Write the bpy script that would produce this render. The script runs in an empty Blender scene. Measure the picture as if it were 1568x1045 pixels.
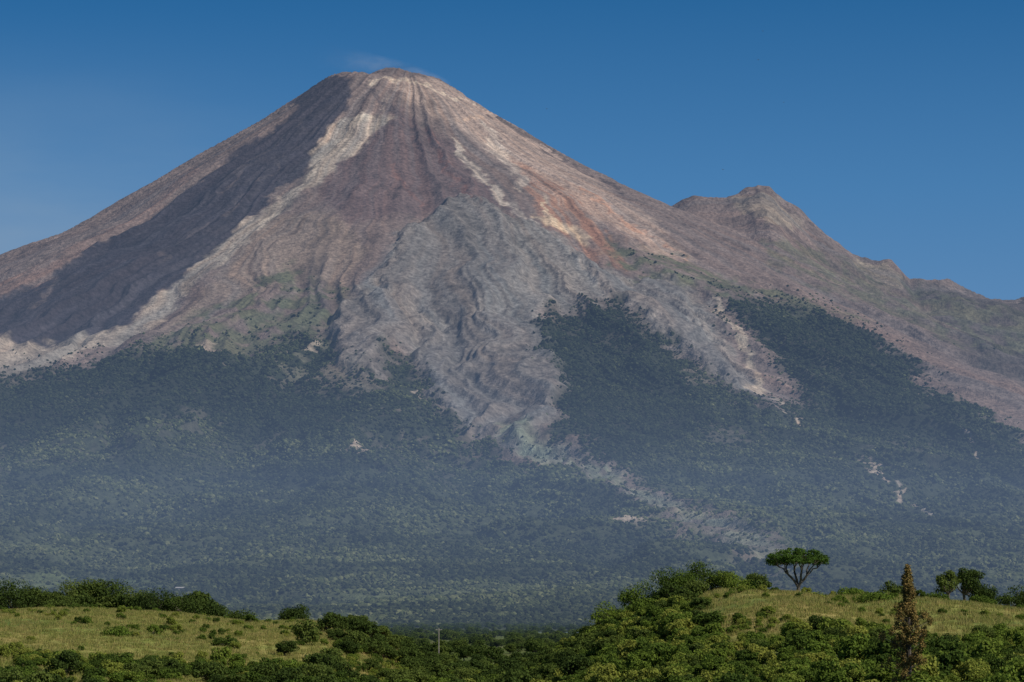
import bpy, numpy as np, math, time
T0=time.time()
FPX=4446.0; PIT=math.atan(437.5/FPX)
def W(px,py,y):
    u=(px-784)/FPX; v=(522.5-py)/FPX
    Y=math.cos(PIT)-v*math.sin(PIT); Z=math.sin(PIT)+v*math.cos(PIT)
    return u/Y*y, Z/Y*y
rng=np.random.default_rng(11)
SC=bpy.context.scene
COL=SC.collection
# ---------------------------------------------------------------- noise
def _h(ix,iy,s):
    h=(ix*374761393+iy*668265263+s*144269504)&0xffffffff
    h=((h^(h>>13))*1274126177)&0xffffffff
    return ((h^(h>>16))&0xffff)/65535.0
def vn(x,y,s=0):
    x=np.asarray(x,float); y=np.asarray(y,float)
    fx=np.floor(x); fy=np.floor(y); ix=fx.astype(np.int64)+10000; iy=fy.astype(np.int64)+10000
    tx=x-fx; ty=y-fy; tx=tx*tx*(3-2*tx); ty=ty*ty*(3-2*ty)
    a=_h(ix,iy,s);b=_h(ix+1,iy,s);c=_h(ix,iy+1,s);d=_h(ix+1,iy+1,s)
    return ((a+(b-a)*tx)*(1-ty)+(c+(d-c)*tx)*ty)*2-1
def fbm(x,y,size,o=4,s=0):
    r=0;a=0.55;f=1.0/size
    for i in range(o):
        r=r+a*vn(x*f+i*17.3,y*f-i*9.1,s+i*7); a*=0.5; f*=2.07
    return r
def sst(a,b,x):
    t=np.clip((x-a)/(b-a),0,1); return t*t*(3-2*t)
# ---------------------------------------------------------------- volcano height
CX,_=W(625,116,12000); CY=12000.0
foot=[(1350,1590),(1690,1425),(2200,1165),(2800,900),(3500,650),(4300,430),(5200,262),(6200,132),(7200,46),(8500,0),(9600,-5),(14000,-30)]
def mkprof(pts,f):
    P=[(abs(W(a,b,12000)[0]-CX),W(a,b,12000)[1]) for a,b in pts]+f
    r=np.arange(0,14000,8.0); z=np.interp(r,[p[0] for p in P],[p[1] for p in P])
    k=np.hanning(7);k/=k.sum(); zp=np.concatenate([np.full(3,z[0]),z,np.full(3,z[-1])])
    return np.convolve(zp,k,'valid')
RR=np.arange(0,14000,8.0)
PL=mkprof([(625,114),(585,111),(565,118),(555,124),(520,129),(500,127),(482,137),(400,195),(320,247),(240,298),(160,347),(80,395),(0,432)],foot[2:])
PR=mkprof([(625,114),(672,123),(685,131),(700,141),(750,176),(830,226),(900,269),(960,301),(1020,328)],foot)
PC=(PL+PR)/2; PC=np.minimum.accumulate(PC)
rt=[(820,640),(900,440),(960,350),(1020,319),(1045,306),(1062,301),(1085,304),(1110,305),(1130,300),(1142,293),(1160,288),(1178,296),(1190,310),(1215,328),(1240,352),(1265,370),(1290,386),(1310,399),(1332,407),(1365,413),(1380,425),(1392,434),(1410,431),(1430,430),(1455,432),(1480,440),(1510,446),(1568,456),(1700,480),(1900,560),(2300,700)]
RX=[W(a,b,12200)[0] for a,b in rt]; RZ=[W(a,b,12200)[1] for a,b in rt]
def Hbase(x,y):
    dx=x-CX; dy=CY-y; r=np.sqrt(dx*dx+dy*dy)+1e-6
    w=sst(-0.9,0.9,dx/r)
    c=np.interp(r,RR,PL)*(1-w)+np.interp(r,RR,PR)*w
    S=np.interp(x,RX,RZ)
    re=np.interp(-S,-PC,RR)
    d=np.abs(12200-y)
    h2=np.interp(np.minimum(re+0.85*d,13900),RR,PC)
    k=35.0
    m=np.maximum(c,h2)
    return m+k*0.5*np.exp(-np.abs(c-h2)/k)*sst(100,400,m)*0.6
# survey of a landmark onto the mountain: -> (x,z) in the front elevation
def surv(px,py):
    ys=np.arange(3400,12300,15.0)
    a,b=W(px,py,1.0)
    h=Hbase(a*ys,ys); i=np.nonzero(h>=b*ys)[0]
    y=ys[i[0]] if len(i) else 12000.0
    return a*y,b*y
def sdf(poly,X,Z):
    P=[surv(*p) for p in poly]; n=len(P)
    d=np.full(X.shape,1e12,np.float32); ins=np.zeros(X.shape,bool)
    for i in range(n):
        ax,az=P[i]; bx,bz=P[(i+1)%n]
        ex,ez=bx-ax,bz-az; wx=X-ax; wz=Z-az
        t=np.clip((wx*ex+wz*ez)/(ex*ex+ez*ez+1e-9),0,1)
        q=(wx-ex*t)**2+(wz-ez*t)**2
        d=np.minimum(d,q)
        c=((az>Z)!=(bz>Z))
        if ez!=0: ins^=c&(X<(bx-ax)*(Z-az)/ez+ax)
    d=np.sqrt(d)
    return np.where(ins,-d,d)
def line(pts,X,Z):
    P=[surv(p[0],p[1])+(p[2],) for p in pts]
    m=np.zeros(X.shape,np.float32)
    for i in range(len(P)-1):
        ax,az,aw=P[i]; bx,bz,bw=P[i+1]
        ex,ez=bx-ax,bz-az
        t=np.clip(((X-ax)*ex+(Z-az)*ez)/(ex*ex+ez*ez+1e-9),0,1)
        q=np.sqrt((X-ax-ex*t)**2+(Z-az-ez*t)**2); w=aw+(bw-aw)*t
        m=np.maximum(m,1-sst(0.35,1.25,q/w))
    return m
def grid_mesh(name,xs,ys,Z,cols,extra=None):
    nx,ny=len(xs),len(ys)
    X,Y=np.meshgrid(xs,ys)
    co=np.stack([X.ravel(),Y.ravel(),Z.ravel()],1).astype(np.float32)
    me=bpy.data.meshes.new(name); me.vertices.add(nx*ny); me.vertices.foreach_set('co',co.ravel())
    i=np.arange(nx-1)[None,:]+np.arange(ny-1)[:,None]*nx
    f=np.stack([i,i+1,i+1+nx,i+nx],-1).reshape(-1,4).astype(np.int32)
    me.loops.add(f.size); me.loops.foreach_set('vertex_index',f.ravel())
    me.polygons.add(len(f)); me.polygons.foreach_set('loop_start',np.arange(0,f.size,4,dtype=np.int32))
    me.polygons.foreach_set('use_smooth',np.ones(len(f),bool))
    me.update(calc_edges=True)
    a=me.color_attributes.new('Col','FLOAT_COLOR','POINT')
    c=np.concatenate([cols.reshape(-1,3),np.ones((nx*ny,1))],1).astype(np.float32)
    a.data.foreach_set('color',c.ravel())
    ob=bpy.data.objects.new(name,me); COL.objects.link(ob); return ob
xs=np.linspace(-3100,3300,1440); ys=np.linspace(2500,13400,1340)
X,Y=np.meshgrid(xs,ys)
B=Hbase(X,Y)
DX=X-CX; DY=CY-Y; R=np.sqrt(DX*DX+DY*DY); ANG=np.arctan2(DX,DY)
lowf=np.clip(B/900,0.12,1)
wx1=fbm(X,Y,150,3,3); wx2=fbm(X,Y,38,4,5); wz1=fbm(X,Y,130,3,13); wz2=fbm(X,Y,34,4,15)
XW=(X+wx1*44+wx2*26).astype(np.float32)
ZW=(B+(wz1*34+wz2*22)*lowf).astype(np.float32)
col=np.empty(X.shape+(3,)); col[:]=(0.148,0.110,0.094)
warpA=ANG+fbm(X,Y,420,3,21)*0.07+fbm(X,Y,90,3,23)*np.clip(14/(R+200),0,.05)
st1=vn(warpA*24,R/1500,31)*0.35+vn(warpA*61,R/700,32)*0.4+vn(warpA*150,R/420,33)*0.35+vn(warpA*330,R/300,34)*.25
st1=st1*(0.35+0.95*sst(-.4,.5,fbm(X,Y,260,3,35)))
st2=vn(warpA*47+9,R/800,41)*0.6+vn(warpA*120,R/420,43)*0.5
rag=fbm(X,Y,60,4,91)            # raggedness used on patch edges
def blend(m,c,rg=0.0):
    global col
    if rg: m=m*np.clip(1-rg+rg*1.6*sst(-.55,.55,st2+rag*.6),0,1)
    m=m[...,None]; cc=np.array(c)
    col=col*(1-m)+cc*m
def pm(poly,soft=14,off=0):
    return 1-sst(-soft,soft,sdf(poly,XW,ZW)-off)
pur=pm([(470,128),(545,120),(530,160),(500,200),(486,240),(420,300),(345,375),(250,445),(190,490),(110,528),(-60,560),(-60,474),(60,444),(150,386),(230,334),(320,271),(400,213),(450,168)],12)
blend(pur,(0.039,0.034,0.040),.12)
blend(line([(470,175,8),(400,240,10),(320,310,8)],XW,ZW)*pur*.6,(0.10,0.078,0.072),.5)
blend(line([(440,235,6),(340,330,10),(240,400,12)],XW,ZW)*pur*.5,(0.09,0.072,0.068),.7)
blend(line([(90,430,14),(60,475,18)],XW,ZW)*pur*.6,(0.12,0.095,0.085),.6)
blend(pm([(555,180),(620,175),(700,230),(760,300),(840,350),(700,315),(620,340),(520,350),(490,300),(530,230)],30),(0.110,0.076,0.070),.2)
blend(pm([(600,120),(690,130),(750,172),(830,222),(905,270),(1060,400),(985,385),(930,345),(860,335),(800,280),(730,215),(660,180),(620,150)],22),(0.280,0.205,0.163),.25)
blend(pm([(500,192),(560,176),(600,185),(520,250),(450,318),(380,380),(290,448),(195,510),(100,552),(-60,592),(-60,545),(60,524),(180,497),(290,415),(380,340),(450,288),(485,240)],12),(0.270,0.222,0.178),.3)
blend(pm([(430,330),(520,350),(560,400),(520,440),(470,430),(380,460),(300,490),(230,520),(330,430)],24),(0.182,0.136,0.106),.3)
blend(pm([(-60,455),(60,420),(150,365),(300,262),(300,272),(230,330),(150,382),(60,445),(-60,480)],10)*.8,(0.185,0.122,0.098),.4)
lp=[(640,345),(700,308),(760,322),(830,350),(900,400),(960,432),(1040,440),(1090,470),(1110,520),(1140,570),(1185,625),(1130,612),(1060,560),(1010,530),(985,492),(940,470),(880,475),(820,500),(835,545),(862,600),(858,660),(838,688),(790,690),(700,655),(665,620),(650,560),(615,540),(590,575),(575,592),(530,580),(512,540),(508,480),(560,440),(590,395)]
lava=pm(lp,30)
blend(lava,(0.165,0.145,0.127),.1)
lobe=np.zeros(X.shape,np.float32)
for P in ([(640,345),(700,308),(760,322),(800,400),(780,470),(720,500),(640,470),(600,480),(580,430)],[(510,480),(590,470),(625,520),(590,575),(560,592),(520,575)],[(720,500),(830,520),(860,600),(850,660),(790,690),(680,640),(650,560),(640,510)],[(880,400),(960,435),(1040,445),(1090,520),(1130,600),(1060,560),(1000,500),(930,460)]):
    lobe=np.maximum(lobe,pm(P,22))
blend(lobe*0.7,(0.125,0.110,0.100),.15)
blend(pm([(795,250),(850,290),(900,330),(950,385),(960,420),(920,400),(880,370),(840,350),(810,300)],16)*0.75,(0.26,0.135,0.085),.7)
blend(line([(880,285,6),(960,340,12),(1050,398,8)],XW,ZW),(0.33,0.20,0.14),.3)
blend(line([(560,178,22),(500,240,22),(450,300,18),(400,350,14),(340,400,10)],XW,ZW)*0.9,(0.38,0.315,0.25),.55)
blend(line([(510,195,28),(503,215,30)],XW,ZW)*0.85,(0.36,0.265,0.20),.5)
blend(line([(690,215,12),(720,260,26),(770,310,18),(830,350,8)],XW,ZW)*0.85,(0.39,0.325,0.265),.6)
blend(line([(735,190,12),(775,240,34),(800,290,18)],XW,ZW)*0.85,(0.41,0.33,0.265),.6)
blend(line([(825,335,16),(880,355,30),(900,372,18)],XW,ZW)*0.9,(0.47,0.35,0.235),.5)
blend(line([(830,300,8),(850,340,12)],XW,ZW)*0.9,(0.44,0.335,0.23),.5)
blend(line([(700,185,16),(745,178,14)],XW,ZW)*0.8,(0.38,0.26,0.185),.6)
blend(line([(570,122,16),(600,119,12),(630,126,12),(660,132,12),(690,150,10),(720,160,8)],XW,ZW)*.95,(0.46,0.36,0.27),.4)
blend(line([(600,140,10),(585,180,12),(545,200,10)],XW,ZW)*0.6,(0.27,0.215,0.18),.8)
blend(line([(570,130,9),(600,175,16),(640,215,14)],XW,ZW)*0.7,(0.06,0.048,0.048),.6)
blend(line([(595,195,16),(620,205,12)],XW,ZW)*0.7,(0.055,0.045,0.046),.4)
blend(line([(540,200,12),(560,260,14),(600,310,10)],XW,ZW)*0.5,(0.07,0.054,0.050),.6)
blend(line([(650,195,8),(690,270,10),(740,330,8)],XW,ZW)*0.6,(0.17,0.085,0.065),.6)
blend(line([(600,250,8),(620,290,10),(640,320,8)],XW,ZW)*0.5,(0.17,0.09,0.07),.6)
blend(line([(750,174,9),(830,224,12),(900,266,12),(960,298,8)],XW,ZW)*0.85,(0.052,0.040,0.036),.3)
blend(pm([(1240,370),(1300,400),(1390,430),(1620,455),(1620,640),(1500,570),(1400,500),(1300,450)],26)*.8,(0.100,0.080,0.067),.6)
blend(pm([(1390,430),(1620,455),(1620,600),(1500,560),(1440,490)],20)*.8,(0.062,0.053,0.048),.4)
blend(pm([(1120,295),(1190,300),(1240,360),(1180,350),(1130,330)],14)*0.7,(0.22,0.18,0.135),.5)
blend(pm([(1310,405),(1370,412),(1395,440),(1340,440)],12)*0.8,(0.22,0.18,0.13),.6)
scrub=np.maximum(pm([(215,540),(300,482),(380,450),(440,410),(500,436),(540,440),(512,480),(508,560),(440,580),(370,562),(300,565)],26),
      pm([(920,370),(1010,385),(1090,410),(1200,450),(1340,500),(1250,490),(1120,470),(1020,440),(950,430)],20))
scrub=np.maximum(scrub,pm([(1160,370),(1260,390),(1400,440),(1500,470),(1600,500),(1600,560),(1480,540),(1360,480),(1240,440),(1180,410)],20)*0.7)
sc=scrub*sst(-0.4,0.25,rag+0.5*wx2)
blend(sc,(0.086,0.084,0.050))
# forest
d1=sdf([(-200,600),(-60,585),(60,572),(150,555),(230,540),(300,550),(370,548),(430,525),(500,515),(515,565),(570,592),(590,585),(605,555),(640,562),(668,635),(720,680),(800,712),(880,745),(960,780),(1060,830),(1180,878),(1180,1100),(-300,1100)],XW,ZW)
d2=sdf([(812,530),(850,492),(900,480),(945,476),(990,505),(1045,560),(1130,618),(1195,640),(1240,600),(1190,545),(1120,480),(1160,465),(1250,480),(1335,520),(1402,560),(1410,612),(1490,640),(1600,720),(1800,790),(1900,1100),(1170,1100),(1180,850),(1080,800),(960,745),(850,690),(866,640),(862,600)],XW,ZW)
dd=np.minimum(d1,d2)
dark=np.zeros(X.shape,np.float32)
for P in ([(808,525),(850,488),(900,478),(945,474),(1000,520),(1040,590),(1080,650),(1060,700),(960,720),(870,680),(862,600)],[(-100,590),(150,560),(240,545),(330,570),(480,590),(560,640),(500,680),(300,640),(150,650),(-100,680)],[(1190,520),(1260,480),(1335,515),(1405,560),(1410,615),(1380,680),(1290,680),(1230,620)],[(1420,620),(1560,700),(1568,740),(1450,720)]):
    dark=np.maximum(dark,pm(P,55))
fo=1-sst(-38,40,dd+rag*(46-28*dark))
fo=np.maximum(fo,(B<40)*1.0)
big=fbm(X,Y,300,3,93)
clear=sst(250,800,B)*sst(0.06,0.36,rag*.8+0.7*big)*sst(-560,-30,dd)*(1-.85*dark)
fo=fo*(1-clear*.8)
stream=line([(770,668,44),(830,700,28),(880,728,24),(960,765,26),(1060,812,26),(1130,840,30),(1185,868,36)],XW,ZW)
scar=np.zeros(X.shape,np.float32)
for L in ([(1098,468,14),(1125,500,15),(1148,545,18),(1152,575,20),(1158,600,30),(1195,625,16)],[(1325,722,16),(1345,742,24)],[(1350,745,6),(1400,790,9),(1420,805,6)],[(540,695,14),(555,715,18)],[(965,820,14),(1000,822,10)],[(450,545,14),(490,520,10)],[(320,540,24),(360,545,14)],[(1210,640,8),(1230,670,6)],[(1470,670,6),(1500,720,5)],[(640,600,8),(660,615,6)]):
    scar=np.maximum(scar,line(L,XW,ZW))
scar*=np.clip(.55+.45*sst(-.5,.3,rag+wx2*.5),0,1)
thin=line([(1020,480,12),(1050,520,16),(1100,575,18),(1150,612,14)],XW,ZW)
fo=fo*(1-stream*.95)*(1-scar*0.9)*(1-thin*.9)
ggs=fbm(X,Y,300,3,61)-.5*dark; gg=ggs[...,None]
fcol=np.array((0.028,0.033,0.020))*(1+0.5*gg)+np.array((0.02,0.022,0.008))*np.clip(sst(500,60,B),0,1)[...,None]
lo=np.clip(sst(0.05,0.45,fbm(X,Y,240,4,67))*sst(520,100,B),0,1)*(1-dark)
fcol=fcol*(1-lo[...,None]*.6)+np.array((0.085,0.098,0.045))*lo[...,None]*.6
col=col*(1-fo[...,None])+fcol*fo[...,None]
blend(clear*sst(30,-60,dd)*.75,(0.098,0.092,0.064))
blend(stream*sst(-.9,.0,rag)*.95,(0.165,0.168,0.115))
blend(scar*0.95,(0.33,0.265,0.20))
fields=pm([(30,890),(180,878),(300,905),(300,922),(60,912)],6)*sst(-.4,.2,fbm(X,Y,120,3,95))
blend(fields*0.6,(0.10,0.125,0.055)); fo=fo*(1-fields*.7)
rock=(1-fo)
fleck=fbm(X,Y,17,2,57)
rockn=sst(0.15,.5,fbm(X,Y,110,4,58))*rock*(1-lava)
stv=(1+rock*(0.40*st1+0.22*fbm(X,Y,30,4,55)+.14*rag+lava*.36*fleck)-.20*rockn)
tint=1+rock[...,None]*st2[...,None]*np.array((0.11,0.0,-0.08))
cold=np.clip(col*np.clip(stv,0.4,1.8)[...,None]*tint,0.005,0.6)
# relief
A=np.interp(R,[0,120,500,1500,3000,4500,6500,8300],[2,6,19,28,60,76,48,0])
rg=1-np.abs(vn(warpA*13,R/2600,101))*2
rg2=1-np.abs(vn(warpA*31+5+rag*.12,R/1300,103))*2
rg3=1-np.abs(vn(warpA*72+2+rag*.2,R/800,106))*2
up=np.interp(R,[1500,3000],[.5,1])
Z=B+A*(0.55*rg+0.28*rg2*up+.14*rg3*up)
edge=sst(8400,6500,R)
Z+=edge*(fbm(X,Y,420,4,111)*22+fbm(X,Y,80,3,113)*6*up)*np.interp(R,[0,400,1200],[.3,.6,1])
Z+=lobe*28+lava*(6+fbm(X,Y,70,3,117)*10+fbm(X,Y,22,2,118)*5)+fbm(X,Y,24,3,119)*2.0*rock*edge
Z+=rockn*(fbm(X,Y,40,3,127)*7)*edge
Z+=fbm(X,Y,60,3,121)*8*sst(420,150,R)
Z+=-stream*12*sst(0,300,B)
ridge=sst(10600,12000,Y)*sst(600,900,X)
Z+=ridge*fbm(X,Y,55,3,131)*11+ridge*(1-np.abs(fbm(X,Y,210,3,133))*2.6)*14
apr=pm([(500,540),(600,590),(720,690),(960,790),(1180,880),(1180,960),(300,960),(200,700)],90)
Z+=apr*14*sst(60,400,B)
vol=grid_mesh('volcano_terrain',xs,ys,Z,cold)
print('volcano',time.time()-T0)

# ---------------------------------------------------------------- near ground
def gpl(y): return np.interp(y,[-300,0,60,200,700,1200,2500,4000],[-3,-1.8,-4,-13,-13,-10,-5,-2])
rc=[(760,1050),(820,1035),(870,1008),(900,988),(960,955),(1020,928),(1100,906),(1180,909),(1220,921),(1300,914),(1400,924),(1500,935),(1568,943),(1750,960),(2100,1060)]
RCX=[W(a,b,500)[0] for a,b in rc]; RCZ=[W(a,b,500)[1] for a,b in rc]
lc=[(-700,1060),(-400,985),(-100,942),(0,937),(100,931),(200,932),(300,939),(380,949),(480,950),(550,962),(600,983),(650,1008),(740,1060)]
LCX=[W(a,b,620)[0] for a,b in lc]; LCZ=[W(a,b,620)[1] for a,b in lc]
def G(x,y):
    x=np.asarray(x,float); y=np.asarray(y,float)
    b=gpl(y)
    cr=np.interp(x,RCX,RCZ); wr=np.where(y<500,230,110); 
    cl=np.interp(x,LCX,LCZ); wl=np.where(y<620,250,110)
    h1=np.clip(cr-b,0,99)*np.exp(-((y-500)/wr)**2)
    h2=np.clip(cl-b,0,99)*np.exp(-((y-620)/wl)**2)
    h=np.maximum(h1,h2)
    return b+h+(fbm(x,y,70,3,201)*1.1+fbm(x,y,14,3,203)*0.35)*sst(40,200,y)
gx=np.concatenate([np.linspace(-2600,-200,60),np.linspace(-195,195,420),np.linspace(200,2600,60)])
gy=np.concatenate([np.linspace(-300,190,60),np.linspace(192,800,520),np.linspace(806,2560,260)])
GX,GY=np.meshgrid(gx,gy); GZ=G(GX,GY)
n1=fbm(GX,GY,22,4,211); n2=fbm(GX,GY,6,3,213); n3=fbm(GX,GY,60,2,215)
gc=np.empty(GX.shape+(3,)); gc[:]=(0.17,0.185,0.045)
def gb(m,c):
    global gc
    m=np.clip(m,0,1)[...,None]; gc=gc*(1-m)+np.array(c)*m
gb(sst(-0.1,0.5,n1)*0.8,(0.30,0.23,0.08))
gb(sst(0.0,0.6,-n1)*0.85,(0.09,0.13,0.030))
gb(sst(0.1,0.6,n3+n2*.4)*sst(-10,-60,GX)*sst(520,600,GY)*0.8,(0.28,0.17,0.075))
gb(sst(-42,-30,GX)*sst(-10,-20,GX)*sst(480,560,GY)*sst(720,640,GY)*.9,(0.18,0.085,0.05))
gb(sst(360,310,GY)+sst(660,740,GY)*.8,(0.06,0.08,0.025))
gc*= (1+0.25*n2)[...,None]
near=grid_mesh('grassy_hills_ground',gx,gy,GZ,np.clip(gc,0.01,.5))
# ---------------------------------------------------------------- materials
def mat(name):
    m=bpy.data.materials.new(name); m.use_nodes=True; nt=m.node_tree; nt.nodes.clear(); return m,nt
def N(nt,t,**k):
    n=nt.nodes.new(t)
    for a,b in k.items(): setattr(n,a,b)
    return n
def terr(name,sizes,amps,var):
    m,nt=mat(name); L=nt.links.new
    out=N(nt,'ShaderNodeOutputMaterial'); bs=N(nt,'ShaderNodeBsdfPrincipled')
    bs.inputs['Roughness'].default_value=0.95; bs.inputs['Specular IOR Level'].default_value=0.08
    at=N(nt,'ShaderNodeAttribute'); at.attribute_name='Col'
    tc=N(nt,'ShaderNodeTexCoord')
    acc=None; fac=None
    for s,a in zip(sizes,amps):
        no=N(nt,'ShaderNodeTexNoise'); no.inputs['Scale'].default_value=1.0/s; no.inputs['Detail'].default_value=5; no.inputs['Roughness'].default_value=0.66
        L(tc.outputs['Object'],no.inputs['Vector'])
        mu=N(nt,'ShaderNodeMath',operation='MULTIPLY'); mu.inputs[1].default_value=a; L(no.outputs[0],mu.inputs[0])
        if acc is None: acc=mu; fac=no
        else:
            ad=N(nt,'ShaderNodeMath',operation='ADD'); L(acc.outputs[0],ad.inputs[0]); L(mu.outputs[0],ad.inputs[1]); acc=ad; fac2=no
    mr=N(nt,'ShaderNodeMapRange'); mr.inputs['From Min'].default_value=0.32; mr.inputs['From Max'].default_value=0.68
    mr.inputs['To Min'].default_value=1-var; mr.inputs['To Max'].default_value=1+var
    L(fac2.outputs[0],mr.inputs['Value'])
    vm=N(nt,'ShaderNodeVectorMath',operation='SCALE'); L(at.outputs['Color'],vm.inputs[0]); L(mr.outputs[0],vm.inputs['Scale'])
    L(vm.outputs[0],bs.inputs['Base Color'])
    bu=N(nt,'ShaderNodeBump'); bu.inputs['Strength'].default_value=1; bu.inputs['Distance'].default_value=1
    L(acc.outputs[0],bu.inputs['Height']); L(bu.outputs[0],bs.inputs['Normal'])
    L(bs.outputs[0],out.inputs[0]); return m
vol.data.materials.append(terr('volcanic_slope',(60,15),(8,5.5),0.44))
near.data.materials.append(terr('dry_grass',(4,0.9),(0.7,0.35),0.35))
def leafmat(name,c1,c2,c3,tr=0.25,big=.7):
    m,nt=mat(name); L=nt.links.new
    out=N(nt,'ShaderNodeOutputMaterial')
    oi=N(nt,'ShaderNodeObjectInfo'); ge=N(nt,'ShaderNodeNewGeometry')
    r=N(nt,'ShaderNodeValToRGB'); r.color_ramp.elements[0].color=(*c1,1); r.color_ramp.elements[1].color=(*c3,1)
    e=r.color_ramp.elements.new(0.5); e.color=(*c2,1)
    a=N(nt,'ShaderNodeMath',operation='MULTIPLY'); a.inputs[1].default_value=big; L(oi.outputs['Random'],a.inputs[0])
    b=N(nt,'ShaderNodeMath',operation='MULTIPLY_ADD'); b.inputs[1].default_value=1-big; L(ge.outputs['Random Per Island'],b.inputs[0]); L(a.outputs[0],b.inputs[2])
    L(b.outputs[0],r.inputs[0])
    d=N(nt,'ShaderNodeBsdfDiffuse'); L(r.outputs[0],d.inputs[0])
    if tr>0:
        t=N(nt,'ShaderNodeBsdfTranslucent'); mx=N(nt,'ShaderNodeMixShader'); mx.inputs[0].default_value=tr
        L(r.outputs[0],t.inputs[0]); L(d.outputs[0],mx.inputs[1]); L(t.outputs[0],mx.inputs[2]); L(mx.outputs[0],out.inputs[0])
    else: L(d.outputs[0],out.inputs[0])
    return m
M_shrub=leafmat('shrub_leaves',(0.030,0.052,0.013),(0.115,0.165,0.026),(0.26,0.26,0.052),.3,.8)
M_tree=leafmat('tree_leaves',(0.030,0.048,0.014),(0.060,0.088,0.020),(0.12,0.15,0.033),.3)
M_umb=leafmat('umbrella_leaves',(0.040,0.075,0.016),(0.065,0.115,0.022),(0.10,0.16,0.03),.3,.2)
M_cyp=leafmat('rusty_needles',(0.07,0.075,0.022),(0.18,0.13,0.045),(0.28,0.18,0.06),0.2,.1)
M_gr=leafmat('grass_blades',(0.12,0.16,0.035),(0.22,0.21,0.06),(0.35,0.27,0.11))
M_farD=leafmat('dark_forest_canopy',(0.012,0.017,0.011),(0.020,0.026,0.015),(0.042,0.050,0.024),0.0,1.0)
M_farM=leafmat('forest_canopy',(0.020,0.027,0.015),(0.038,0.046,0.022),(0.075,0.082,0.038),0.0,1.0)
M_farL=leafmat('light_forest_canopy',(0.036,0.046,0.020),(0.072,0.084,0.036),(0.125,0.130,0.062),0.0,1.0)
m,nt=mat('bark'); o=N(nt,'ShaderNodeOutputMaterial'); b=N(nt,'ShaderNodeBsdfPrincipled'); b.inputs['Roughness'].default_value=0.9
no=N(nt,'ShaderNodeTexNoise'); no.inputs['Scale'].default_value=3; r=N(nt,'ShaderNodeValToRGB'); r.color_ramp.elements[0].color=(0.05,0.04,0.03,1); r.color_ramp.elements[1].color=(0.15,0.12,0.09,1)
nt.links.new(no.outputs[0],r.inputs[0]); nt.links.new(r.outputs[0],b.inputs[0]); nt.links.new(b.outputs[0],o.inputs[0]); M_bark=m
# ---------------------------------------------------------------- plants
class MB:
    def __init__(s): s.v=[];s.f=[];s.m=[];s.n=0
    def add(s,v,f,mi):
        v=np.asarray(v,float); s.v.append(v)
        if isinstance(f,np.ndarray): f=(f).tolist()
        k=s.n
        s.f+= [tuple(i+k for i in q) for q in f]; s.m+=[mi]*len(f); s.n+=len(v)
    def tube(s,pts,rad,k=6,mi=0):
        pts=np.array(pts,float); V=[];Fc=[]
        for i,p in enumerate(pts):
            d=pts[min(i+1,len(pts)-1)]-pts[max(i-1,0)]; d/=np.linalg.norm(d)+1e-9
            a=np.cross(d,[0.3,1,0.1]); a/=np.linalg.norm(a)+1e-9; b=np.cross(d,a)
            for j in range(k):
                t=j*2*math.pi/k; V.append(p+(a*math.cos(t)+b*math.sin(t))*rad[i])
        for i in range(len(pts)-1):
            for j in range(k): Fc.append((i*k+j,i*k+(j+1)%k,(i+1)*k+(j+1)%k,(i+1)*k+j))
        s.add(V,Fc,mi)
    def leaves(s,c,rad,n,size,mi=1,shell=0.45):
        c=np.asarray(c,float); rad=np.asarray(rad,float)*np.ones(3)
        d=rng.normal(size=(n,3)); d/=np.linalg.norm(d,axis=1)[:,None]
        q=shell+(1-shell)*rng.random(n)**0.6
        p=c+d*rad*q[:,None]
        nn=d*0.8+rng.normal(size=(n,3))*0.6+np.array([0,0,0.35]); nn/=np.linalg.norm(nn,axis=1)[:,None]
        a=np.cross(nn,rng.normal(size=(n,3))); a/=np.linalg.norm(a,axis=1)[:,None]; b=np.cross(nn,a)
        sz=size*(0.6+0.8*rng.random(n))[:,None]
        V=np.stack([p-a*sz,p-b*sz*0.6,p+a*sz,p+b*sz*0.6],1).reshape(-1,3)
        s.add(V,np.arange(4*n).reshape(-1,4),mi)
    def obj(s,name,mats,link=True,loc=(0,0,0)):
        me=bpy.data.meshes.new(name); me.from_pydata(np.concatenate(s.v).tolist(),[],s.f)
        me.polygons.foreach_set('material_index',s.m)
        for q in mats: me.materials.append(q)
        o=bpy.data.objects.new(name,me); o.location=loc
        if link: COL.objects.link(o)
        return o
def broad(h,w,nl,leaf,clumps=12,low=0.3):
    b=MB(); tr=max(0.05,h*0.028)
    tp=np.array([rng.normal()*w*.05,rng.normal()*w*.05,h*(low+0.1)])
    b.tube([(0,0,-0.4),tp*0.5,tp],[tr*1.3,tr,tr*.8])
    for i in range(clumps):
        a=rng.random()*2*math.pi; rr=math.sqrt(rng.random())*w*0.37
        zt=h*(low+ (0.80-low)*rng.random()**.7*(1-0.45*(rr/(w*.37))**2))+h*0.06
        c=np.array([math.cos(a)*rr,math.sin(a)*rr,zt])
        b.tube([tp*0.8,(tp*0.8+c)/2+[0,0,-.05*h],c],[tr*.6,tr*.4,tr*.15],4)
        cr=w*(0.12+0.12*rng.random())
        b.leaves(c,(cr,cr,cr*0.72),nl//clumps,leaf)
    return b
def coll(name,objs):
    c=bpy.data.collections.new(name)
    for o in objs: c.objects.link(o)
    return c
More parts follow.
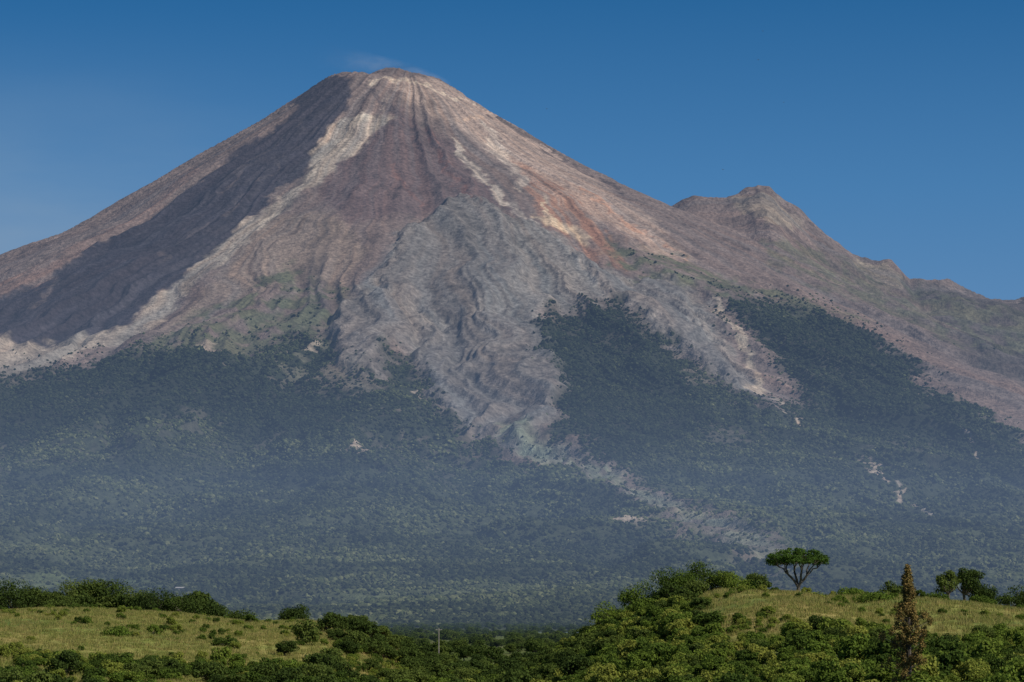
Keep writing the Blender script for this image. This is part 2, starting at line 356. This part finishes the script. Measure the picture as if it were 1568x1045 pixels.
def scatter(name,P,rot,scl,idx,c):
    me=bpy.data.meshes.new(name); n=len(P); me.vertices.add(n); me.vertices.foreach_set('co',np.asarray(P,np.float32).ravel())
    a=me.attributes.new('rot','FLOAT_VECTOR','POINT'); a.data.foreach_set('vector',np.asarray(rot,np.float32).ravel())
    a=me.attributes.new('scl','FLOAT_VECTOR','POINT'); a.data.foreach_set('vector',np.asarray(scl,np.float32).ravel())
    a=me.attributes.new('idx','INT','POINT'); a.data.foreach_set('value',np.asarray(idx,np.int32))
    o=bpy.data.objects.new(name,me); COL.objects.link(o)
    ng=bpy.data.node_groups.new(name,'GeometryNodeTree')
    ng.interface.new_socket(name='Geometry',in_out='INPUT',socket_type='NodeSocketGeometry')
    ng.interface.new_socket(name='Geometry',in_out='OUTPUT',socket_type='NodeSocketGeometry')
    gi=ng.nodes.new('NodeGroupInput'); go=ng.nodes.new('NodeGroupOutput')
    ip=ng.nodes.new('GeometryNodeInstanceOnPoints'); ci=ng.nodes.new('GeometryNodeCollectionInfo')
    ci.inputs['Collection'].default_value=c; ci.inputs['Separate Children'].default_value=True; ci.inputs['Reset Children'].default_value=True
    ip.inputs['Pick Instance'].default_value=True
    def na(nm,dt):
        q=ng.nodes.new('GeometryNodeInputNamedAttribute'); q.data_type=dt; q.inputs[0].default_value=nm
        return [s for s in q.outputs if s.enabled][0]
    L=ng.links.new
    L(gi.outputs[0],ip.inputs['Points']); L(ci.outputs[0],ip.inputs['Instance'])
    L(na('idx','INT'),ip.inputs['Instance Index']); L(na('rot','FLOAT_VECTOR'),ip.inputs['Rotation']); L(na('scl','FLOAT_VECTOR'),ip.inputs['Scale'])
    L(ip.outputs[0],go.inputs[0])
    md=o.modifiers.new('scatter','NODES'); md.node_group=ng; return o
shr=[broad(2.4,3.2,2000,0.125,15,0.10).obj('shrub_form',[M_bark,M_shrub],False) for i in range(6)]
trs=[broad(7,7.5,2600,0.27,22,0.18).obj('tree_form',[M_bark,M_tree],False) for i in range(5)]
C_sh=coll('shrub_forms',shr); C_tr=coll('tree_forms',trs)
def tuft():
    b=MB(); n=26
    p=rng.normal(size=(n,2))*0.35; V=[];Fc=[]
    for i in range(n):
        a=rng.random()*6.28; w=0.035; h=0.22+0.3*rng.random(); lx,ly=rng.normal(size=2)*0.14
        V+=[(p[i,0]-w*math.cos(a),p[i,1]-w*math.sin(a),-.05),(p[i,0]+w*math.cos(a),p[i,1]+w*math.sin(a),-.05),(p[i,0]+lx,p[i,1]+ly,h)]
        Fc.append((3*i,3*i+1,3*i+2))
    b.add(V,Fc,0); return b.obj('grass_tuft_form',[M_gr],False)
C_gr=coll('grass_forms',[tuft() for i in range(4)])
def rs(n,x0,x1,y0,y1): return rng.uniform(x0,x1,n),rng.uniform(y0,y1,n)
x,y=rs(46000,-115,130,255,780)
nz=fbm(x,y,18,3,301); nz2=fbm(x,y,9,3,303)
hill_r=x>(-8+ (500-y)*0.02)
dens=np.zeros(len(x))
gr_band=(x>30+nz*12)&(y>358+nz2*22+nz*14)
dens=np.where(hill_r&~gr_band,0.66,dens)
dens=np.where(hill_r&gr_band,0.02+0.26*(nz+nz2*.5>0.25),dens)
left=~hill_r
dens=np.where(left,0.02+0.16*(nz>0.15),dens)
dens=np.where(left&(y<430+nz*30),0.12+.4*(nz+nz2*.6>0),dens)
dens=np.where(left&(y>690),0.4,dens)
dens=np.where((x>-30)&(x<12),0.6,dens)
dens=np.where((np.hypot(x-49,y-490)<14),0,dens)
k=rng.random(len(x))<dens*0.62
x,y=x[k],y[k]; n=len(x); print('shrubs',n)
s=rng.uniform(0.35,1.05,n)*np.where(rng.random(n)<0.15,1.45,1)
s=np.where((x<-12)&(y<680)&(y>430),s*0.55,s)
s=np.where((x>26)&(y>345),s*0.5,s)
rot=np.stack([np.zeros(n),np.zeros(n),rng.uniform(0,6.28,n)],1)
scatter('hillside_shrubs',np.stack([x,y,G(x,y)-0.1],1),rot,np.stack([s,s,s*rng.uniform(.8,1.2,n)],1),rng.integers(0,6,n),C_sh)
x1,y1=rs(260,-115,-14,300,400); kk=fbm(x1,y1,20,2,311)>0; x1,y1=x1[kk],y1[kk]
x2,y2=rs(230,-36,14,380,800); x3,y3=rs(60,-4,30,400,510); x4,y4=rs(70,10,90,280,350); x5,y5=rs(80,-122,-66,640,700)
yy=rng.uniform(720,3600,3400); xx=rng.uniform(-0.24,0.24,3400)*yy
k=~((np.abs(xx/yy+0.0245)<0.012)&(yy>760)&(yy<960)); xx,yy=xx[k],yy[k]
x=np.concatenate([x1,x2,x3,x4,x5,xx]); y=np.concatenate([y1,y2,y3,y4,y5,yy]); n=len(x)
s=np.concatenate([rng.uniform(.35,.62,len(x1)),rng.uniform(.4,.75,len(x2)),rng.uniform(.35,.6,len(x3)),rng.uniform(.25,.45,len(x4)),rng.uniform(.6,1.15,len(x5)),rng.uniform(.55,1.1,len(xx))])
z=np.where(y<2500,G(x,y),Hbase(x,y))-0.3
rot=np.stack([np.zeros(n),np.zeros(n),rng.uniform(0,6.28,n)],1)
scatter('lowland_trees',np.stack([x,y,z],1),rot,np.stack([s,s,s*rng.uniform(.8,1.1,n)],1),rng.integers(0,5,n),C_tr)
x,y=rs(66000,-110,120,340,660); 
k=(rng.random(len(x))<0.75)&((x<-8)|(x>20)); x,y=x[k],y[k]; n=len(x)
s=rng.uniform(.6,1.4,n); rot=np.stack([np.zeros(n),np.zeros(n),rng.uniform(0,6.28,n)],1)
scatter('meadow_grass',np.stack([x,y,G(x,y)],1),rot,np.stack([s,s,s],1),rng.integers(0,4,n),C_gr)
def blob(mt,i):
    import bmesh
    bm=bmesh.new(); bmesh.ops.create_icosphere(bm,subdivisions=2,radius=1.0)
    for v in bm.verts:
        v.co*=rng.uniform(0.65,1.2); v.co.z*=0.9
    nm='canopy_form_%s'%'abcdef'[i]
    me=bpy.data.meshes.new(nm); bm.to_mesh(me); bm.free(); me.materials.append(mt)
    return bpy.data.objects.new(nm,me)
C_cn=coll('canopy_forms',[blob([M_farD,M_farD,M_farM,M_farM,M_farL,M_farL][i],i) for i in range(6)])
n=520000
yy=3400+ (10600-3400)*rng.random(n)**0.85; xx=rng.uniform(-0.21,0.225,n)*yy
ix=np.clip(np.searchsorted(xs,xx),0,len(xs)-1); iy=np.clip(np.searchsorted(ys,yy),0,len(ys)-1)
fm=fo[iy,ix]; pat=fbm(xx,yy,60,3,401); 
k=(rng.random(n)<fm*(0.42+0.8*pat+.3*dark[iy,ix])*(1-.6*lo[iy,ix])); 
k|=(rng.random(n)<0.16*sc[iy,ix]*sst(-.1,.4,pat))
k|=(rng.random(n)<0.10*sst(120,10,dd[iy,ix])*(1-lava[iy,ix]))
xx,yy,ix,iy=xx[k],yy[k],ix[k],iy[k]; n=len(xx); print('canopy',n)
s=(2.6+5.2*rng.random(n)**2.0)*np.interp(yy,[3400,10600],[.75,1.05])*np.where(fo[iy,ix]<.4,.7,1)
zz=Z[iy,ix]+s*0.1
rot=rng.uniform(0,6.28,(n,3))*np.array([.1,.1,1])
cls=1.0+1.5*ggs[iy,ix]+1.0*lo[iy,ix]+1.1*fbm(xx,yy,110,3,405)-.45*sst(350,750,B[iy,ix])-.5*dark[iy,ix]+rng.normal(size=n)*.42
ci_=np.clip(np.round(cls),0,2).astype(int)*2+rng.integers(0,2,n)
scatter('distant_forest',np.stack([xx,yy,zz],1),rot,np.stack([s,s,s*rng.uniform(.7,1.1,n)],1),ci_,C_cn)
# ---------------------------------------------------------------- single trees
def place(name,px,top,wpx,y,mats,nl,leaf,cl=14,low=0.28):
    X0,_=W(px,940,y); zt=W(px,top,y)[1]; g=float(G(X0,y)); h=max(1.2,zt-g); w=wpx*y/FPX
    o=broad(h/0.93,w*1.05,nl,leaf,cl,low).obj(name,mats,True,(X0,y,g-0.05)); return o
TM=[M_bark,M_tree]; SM=[M_bark,M_shrub]
for a in [(12,890,90,640,5500),(48,893,70,645,4500),(122,888,100,650,6000),(162,884,90,652,6000),(95,913,70,640,3000),(205,896,80,650,4200),(240,901,66,640,3600),(285,908,80,640,4000),(325,922,50,640,2000),(362,937,66,640,2200),(452,925,54,625,3400)]:
    place('broadleaf_tree',a[0],a[1],a[2],a[3],TM,a[4],0.2,22,0.08)
for a in [(1452,868,46,520,3200,.34),(1480,861,54,523,4200,.34),(1507,888,60,525,3000,.26),(1370,888,50,520,2400,.1),(1160,872,48,515,2400,.1),(1562,896,74,500,3800,.1)]:
    place('oak_tree',a[0],a[1],a[2],a[3],TM,a[4],0.17,18,a[5])
for a in [(1305,917,46,478,2400),(1430,913,50,470,2400),(1502,913,46,478,2200),(180,1000,60,480,2600),(345,993,44,470,1600),(1028,866,84,500,4600),(1075,864,90,505,5000),(1112,878,70,505,3400),(1135,888,60,500,2600),(985,892,80,500,4000),(940,922,80,495,3400),(1250,930,40,470,1600),(1340,940,60,430,2400)]:
    place('shrub',a[0],a[1],a[2],a[3],SM,a[4],0.15,18,0.06)
# umbrella tree
b=MB(); y0=500; x0=W(1222,925,y0)[0]; g=float(G(x0,y0)); H=W(1222,834,y0)[1]-g; wd=5.8
f1=np.array([0.1,0,H*.22])
b.tube([(0.05,0,-.5),(-.08,0,H*.1),(0.08,0,H*.17),f1],[.46,.35,.31,.30],8)
def limb(p0,p1,r0,r1,n=6,wob=.22):
    p0=np.array(p0,float);p1=np.array(p1,float); P=[];Rr=[]
    for i in range(n+1):
        t=i/n; q=p0+(p1-p0)*np.array([t,t,t**.85]); 
        if 0<i<n: q=q+rng.normal(size=3)*wob
        P.append(q);Rr.append(r0+(r1-r0)*t)
    b.tube(P,Rr,6); return P
mains=[((-1.6,.2,H*.45),[(-4.3,.5,H*.68),(-3.0,-1.8,H*.73),(-2.2,1.6,H*.76)]),((-.5,.8,H*.50),[(-1.1,1.6,H*.8),(-.6,-1.0,H*.8),(.3,2.6,H*.76)]),((1.5,-.2,H*.43),[(4.3,.4,H*.68),(3.0,-1.9,H*.73),(2.2,1.8,H*.76)]),((.6,-.6,H*.50),[(.7,-2.2,H*.78),(1.4,.3,H*.8),(-.2,-.4,H*.82)])]
for mp,tips in mains:
    limb(f1*0.97,mp,.24,.18,4,.10)
    for t in tips:
        P=limb(mp,t,.14,.06,5,.16)
        for q in range(4):
            e=np.array(t)+np.array([rng.normal()*1.0,rng.normal()*1.0,rng.uniform(-.1,.5)]); b.tube([P[3],(P[3]+e)/2+rng.normal(size=3)*.1,e],[.06,.045,.02],4)
for i in range(165):
    a=rng.random()*6.28; rr=math.sqrt(rng.random())*wd*.9; q=(rr/wd)**2
    c=(math.cos(a)*rr,math.sin(a)*rr*.9,H*(.945-.20*q-rng.random()**.9*.27*(1-.6*q)))
    sz=rng.uniform(.45,1.0)
    b.leaves(c,(sz,sz,.5*sz),80,.13)
b.obj('umbrella_tree',[M_bark,M_umb],True,(x0,y0,g))
# rusty cypress in front
b=MB(); y0=262; x0=W(1390,900,y0)[0]; g=float(G(x0,y0)); H=W(1390,866,y0)[1]-g
b.tube([(0,0,-.5),(.1,0,H*.5),(-.05,0,H*.97)],[.22,.14,.03],6)
for i in range(240):
    t=rng.random()**0.9; z=H*(0.02+0.96*t); a=rng.random()*6.28
    rw=np.interp(t,[0,.15,.45,.60,.70,.86,1],[1.4,1.8,1.85,1.45,.55,.42,.05])*rng.uniform(.15,1.1)
    rw*=1+.3*math.sin(z*2.3+a)
    c=np.array([math.cos(a)*rw,math.sin(a)*rw,z+.3*rw]); b.tube([(0,0,z-.35),c],[.04,.015],4)
    b.leaves(c,(.30,.30,.46),75,.085,shell=.2)
b.obj('cypress_tree',[M_bark,M_cyp],True,(x0,y0,g))
def simple(name,c,rough=.8):
    m,nt=mat(name); o=N(nt,'ShaderNodeOutputMaterial'); p=N(nt,'ShaderNodeBsdfPrincipled'); p.inputs['Roughness'].default_value=rough
    no=N(nt,'ShaderNodeTexNoise'); no.inputs['Scale'].default_value=2.0; r=N(nt,'ShaderNodeValToRGB')
    r.color_ramp.elements[0].color=tuple(q*.8 for q in c)+(1,); r.color_ramp.elements[1].color=tuple(min(1,q*1.15) for q in c)+(1,)
    nt.links.new(no.outputs[0],r.inputs[0]); nt.links.new(r.outputs[0],p.inputs[0]); nt.links.new(p.outputs[0],o.inputs[0]); return m
M_wood=simple('weathered_wood',(.30,.26,.21)); M_wall=simple('plaster_wall',(.22,.20,.18)); M_roof=simple('metal_roof',(.30,.28,.26)); M_dark=simple('dark_opening',(.05,.05,.05))
b=MB(); y0=800; x0=W(672,980,y0)[0]; g=float(G(x0,y0)); zt=W(672,962,y0)[1]-g
b.tube([(0,0,-.5),(0,0,zt)],[.16,.10],8); b.tube([(-.9,0,zt-.5),(.9,0,zt-.5)],[.07,.07],5)
for q in (-.8,0,.8): b.tube([(q,0,zt-.45),(q,0,zt-.2)],[.05,.03],5)
b.obj('utility_pole',[M_wood],True,(x0,y0,g))
# farmhouse at the volcano's foot
ysv=np.arange(3400,9000,15.0); aa,bb=W(276,905,1.0); hy=Hbase(aa*ysv,ysv); yb=float(ysv[np.nonzero(hy>=bb*ysv)[0][0]])
xb=aa*yb; zb=float(Z[np.searchsorted(ys,yb),np.searchsorted(xs,xb)])
b=MB(); w,d,h,rf=7,4,2.8,1.6
b.add([(-w,-d,-9),(w,-d,-9),(w,d,-9),(-w,d,-9),(-w,-d,h),(w,-d,h),(w,d,h),(-w,d,h),(-w,0,h+rf),(w,0,h+rf)],[(0,1,5,4),(1,2,6,5),(2,3,7,6),(3,0,4,7)],0)
b.add([(-w,-d,h),(-w,d,h),(-w,0,h+rf),(w,-d,h),(w,d,h),(w,0,h+rf)],[(0,1,2),(3,5,4)],0)
b.add([(-w-1,-d-.9,h-.3),(w+1,-d-.9,h-.3),(w+1,0,h+rf+.1),(-w-1,0,h+rf+.1),(-w-1,d+.9,h-.3),(w+1,d+.9,h-.3)],[(0,1,2,3),(3,2,5,4)],1)
for q in (-5,0,5): b.add([(q-1,-d-.03,0),(q+1,-d-.03,0),(q+1,-d-.03,2.2),(q-1,-d-.03,2.2)],[(0,1,2,3)],2)
b.obj('farmhouse',[M_wall,M_roof,M_dark],True,(xb,yb,zb+3))
b=MB(); S=60000
b.add([(-S,-S,-45),(S,-S,-45),(S,S,-45),(-S,S,-45)],[(0,1,2,3)],0)
b.obj('plain_ground',[simple('plain_scrub',(.06,.08,.035))])
# birds
for px,py,yy in [(1161,92,900),(1107,260,1000),(837,167,1000),(1200,157,1100),(1168,48,1000)]:
    b=MB(); b.tube([(-.25,0,0),(-.1,0,.02),(.1,0,.02),(.28,0,0)],[.02,.08,.08,.02],6)
    b.add([(0.1,0,.03),(-.12,0,.03),(-.05,.45,.18),(.08,.45,.18),(-.12,.85,.06)],[(0,1,2,3),(3,2,4)],0)
    b.add([(0.1,0,.03),(-.12,0,.03),(-.05,-.45,.18),(.08,-.45,.18),(-.12,-.85,.06)],[(1,0,3,2),(2,3,4)],0)
    X0,Z0=W(px,py,yy); o=b.obj('bird',[M_dark],True,(X0,yy,Z0)); o.rotation_euler=(0.3,0,0.9)
# steam drifting off the crater: thin crossed veils
m,nt=mat('steam'); L=nt.links.new; o=N(nt,'ShaderNodeOutputMaterial'); tr=N(nt,'ShaderNodeBsdfTransparent'); df=N(nt,'ShaderNodeBsdfTranslucent'); df.inputs[0].default_value=(.85,.87,.9,1)
d2_=N(nt,'ShaderNodeBsdfDiffuse'); d2_.inputs[0].default_value=(.85,.87,.9,1); am=N(nt,'ShaderNodeMixShader'); L(df.outputs[0],am.inputs[1]); L(d2_.outputs[0],am.inputs[2])
mx=N(nt,'ShaderNodeMixShader'); at=N(nt,'ShaderNodeAttribute'); at.attribute_name='Col'; tc=N(nt,'ShaderNodeTexCoord'); no=N(nt,'ShaderNodeTexNoise'); no.inputs['Scale'].default_value=1/70; no.inputs['Detail'].default_value=5
mr=N(nt,'ShaderNodeMapRange'); mr.inputs['From Min'].default_value=.36; mr.inputs['From Max'].default_value=.75; mr.inputs['To Max'].default_value=.42
mu=N(nt,'ShaderNodeMath',operation='MULTIPLY'); L(tc.outputs['Object'],no.inputs['Vector']); L(no.outputs[0],mr.inputs['Value']); L(mr.outputs[0],mu.inputs[0]); L(at.outputs['Fac'],mu.inputs[1])
L(mu.outputs[0],mx.inputs[0]); L(tr.outputs[0],mx.inputs[1]); L(am.outputs[0],mx.inputs[2]); L(mx.outputs[0],o.inputs[0])
b=MB(); cl=[]
for ky in range(3):
    cs=[(690,130,7),(640,114,11),(600,106,16),(560,98,22),(520,88,26),(470,78,26)]; nu=24; nv=8; V=[];Fc=[]
    for i in range(nu+1):
        t=i/nu*(len(cs)-1); j=min(int(t),len(cs)-2); q=t-j; c=[cs[j][k]*(1-q)+cs[j+1][k]*q for k in range(3)]
        for k in range(nv+1):
            v=k/nv; xx_,zz_=W(c[0],c[1]+(0.5-v)*2*c[2],12030+ky*50); V.append((xx_,12030+ky*50+40*math.sin(v*3+i*.3),zz_))
            cl.append(math.sin(v*math.pi)**1.5*math.sin(min(1,(1-i/nu)*1.1+.02)*math.pi/2)**2*min(1,i/2+.3)*.5)
    for i in range(nu):
        for k in range(nv): Fc.append((i*(nv+1)+k,(i+1)*(nv+1)+k,(i+1)*(nv+1)+k+1,i*(nv+1)+k+1))
    b.add(V,Fc,0)
so_=b.obj('volcanic_steam',[m]); ca=so_.data.color_attributes.new('Col','FLOAT_COLOR','POINT')
ca.data.foreach_set('color',np.repeat(np.array(cl,np.float32),4)); so_.data.polygons.foreach_set('use_smooth',[True]*len(so_.data.polygons))
# ---------------------------------------------------------------- haze (absorbing boxes whose own emission stands in for sunlit air)
def haze(name,x0,x1,y0,y1,z0,z1,sig,C):
    b=MB(); b.add([(x0,y0,z0),(x1,y0,z0),(x1,y1,z0),(x0,y1,z0),(x0,y0,z1),(x1,y0,z1),(x1,y1,z1),(x0,y1,z1)],
      [(0,3,2,1),(4,5,6,7),(0,1,5,4),(1,2,6,5),(2,3,7,6),(3,0,4,7)],0)
    m,nt=mat(name+'_airglow'); o=N(nt,'ShaderNodeOutputMaterial'); a=N(nt,'ShaderNodeVolumeAbsorption'); a.inputs['Color'].default_value=(0,0,0,1); a.inputs['Density'].default_value=sig
    e=N(nt,'ShaderNodeEmission'); e.inputs[0].default_value=(*C,1); e.inputs[1].default_value=sig
    ad=N(nt,'ShaderNodeAddShader'); nt.links.new(a.outputs[0],ad.inputs[0]); nt.links.new(e.outputs[0],ad.inputs[1]); nt.links.new(ad.outputs[0],o.inputs['Volume'])
    b.obj(name,[m])
haze('haze',-9000,9000,1400,16000,-300,2600,0.9e-5,(0.12,0.23,0.44))
haze('valley_haze',-8800,8800,1100,15500,-290,380,6.4e-5,(0.175,0.25,0.39))
# ---------------------------------------------------------------- light, sky, camera
el=math.radians(44); sd=(0.84,-0.54); rotz=math.atan2(sd[0],sd[1])
w=bpy.data.worlds.new('World'); SC.world=w; w.use_nodes=True; nt=w.node_tree; nt.nodes.clear(); L=nt.links.new
out=N(nt,'ShaderNodeOutputWorld'); bg=N(nt,'ShaderNodeBackground'); bg.inputs[1].default_value=0.10
sk=N(nt,'ShaderNodeTexSky'); sk.sky_type='NISHITA'; sk.sun_disc=False; sk.sun_elevation=el; sk.sun_rotation=rotz
sk.altitude=1500; sk.air_density=1.0; sk.dust_density=0.1; sk.ozone_density=4.0
tc=N(nt,'ShaderNodeTexCoord'); va=N(nt,'ShaderNodeVectorMath',operation='ADD'); va.inputs[1].default_value=(0,0,0.12); vno=N(nt,'ShaderNodeVectorMath',operation='NORMALIZE')
L(tc.outputs['Generated'],va.inputs[0]); L(va.outputs[0],vno.inputs[0]); L(vno.outputs[0],sk.inputs[0])
sp=N(nt,'ShaderNodeSeparateXYZ'); L(tc.outputs['Generated'],sp.inputs[0])
cr=N(nt,'ShaderNodeValToRGB'); e=cr.color_ramp.elements; e[0].position=0.06; e[0].color=(0.85,1.0,1.0,1); e[1].position=0.45; e[1].color=(0.88,0.88,0.90,1)
q=e.new(0.15); q.color=(0.34,0.82,0.98,1); q=e.new(0.215); q.color=(0.05,0.56,0.80,1)
L(sp.outputs['Z'],cr.inputs[0])
mt=N(nt,'ShaderNodeMix'); mt.data_type='RGBA'; mt.blend_type='MULTIPLY'; mt.inputs[0].default_value=1
L(sk.outputs[0],mt.inputs[6]); L(cr.outputs[0],mt.inputs[7])
# thin high cloud low in the west
mp=N(nt,'ShaderNodeMapping'); mp.inputs['Scale'].default_value=(9,9,34); L(tc.outputs['Generated'],mp.inputs[0])
cn=N(nt,'ShaderNodeTexNoise'); cn.inputs['Scale'].default_value=1.3; cn.inputs['Detail'].default_value=5; L(mp.outputs[0],cn.inputs['Vector'])
def MR(a,b,c,d,src):
    r=N(nt,'ShaderNodeMapRange'); r.interpolation_type='SMOOTHSTEP'
    for i,v in enumerate((a,b,c,d)): r.inputs[1+i].default_value=v
    L(src,r.inputs[0]); return r.outputs[0]
c1=MR(.25,.75,.45,1,cn.outputs[0]); c2=MR(-.02,-.19,0,1,sp.outputs['X']); c3=MR(.21,.10,0,1,sp.outputs['Z'])
p1=N(nt,'ShaderNodeMath',operation='MULTIPLY'); L(c1,p1.inputs[0]); L(c2,p1.inputs[1])
p2=N(nt,'ShaderNodeMath',operation='MULTIPLY'); L(p1.outputs[0],p2.inputs[0]); L(c3,p2.inputs[1])
p3=N(nt,'ShaderNodeMath',operation='MULTIPLY'); L(p2.outputs[0],p3.inputs[0]); p3.inputs[1].default_value=.8
mc=N(nt,'ShaderNodeMix'); mc.data_type='RGBA'; L(p3.outputs[0],mc.inputs[0]); L(mt.outputs[2],mc.inputs[6]); mc.inputs[7].default_value=(2.7,3.7,4.7,1)
L(mc.outputs[2],bg.inputs[0]); L(bg.outputs[0],out.inputs[0])
sl=bpy.data.lights.new('sun','SUN'); sl.energy=5.0; sl.angle=math.radians(0.5); sl.color=(1,.95,.85)
so=bpy.data.objects.new('sun',sl); COL.objects.link(so)
from mathutils import Vector
dv=Vector((sd[0]*math.cos(el),sd[1]*math.cos(el),math.sin(el))); so.rotation_euler=dv.to_track_quat('Z','Y').to_euler()
cd=bpy.data.cameras.new('camera'); cd.sensor_width=36; cd.lens=36*FPX/1568; cd.clip_start=1; cd.clip_end=120000
co=bpy.data.objects.new('camera',cd); COL.objects.link(co); co.location=(0,0,0); co.rotation_euler=(math.pi/2+PIT,0,0); SC.camera=co
SC.view_settings.view_transform='Standard'
try: SC.view_settings.look='None'
except: pass
SC.view_settings.exposure=0
print('built',time.time()-T0)
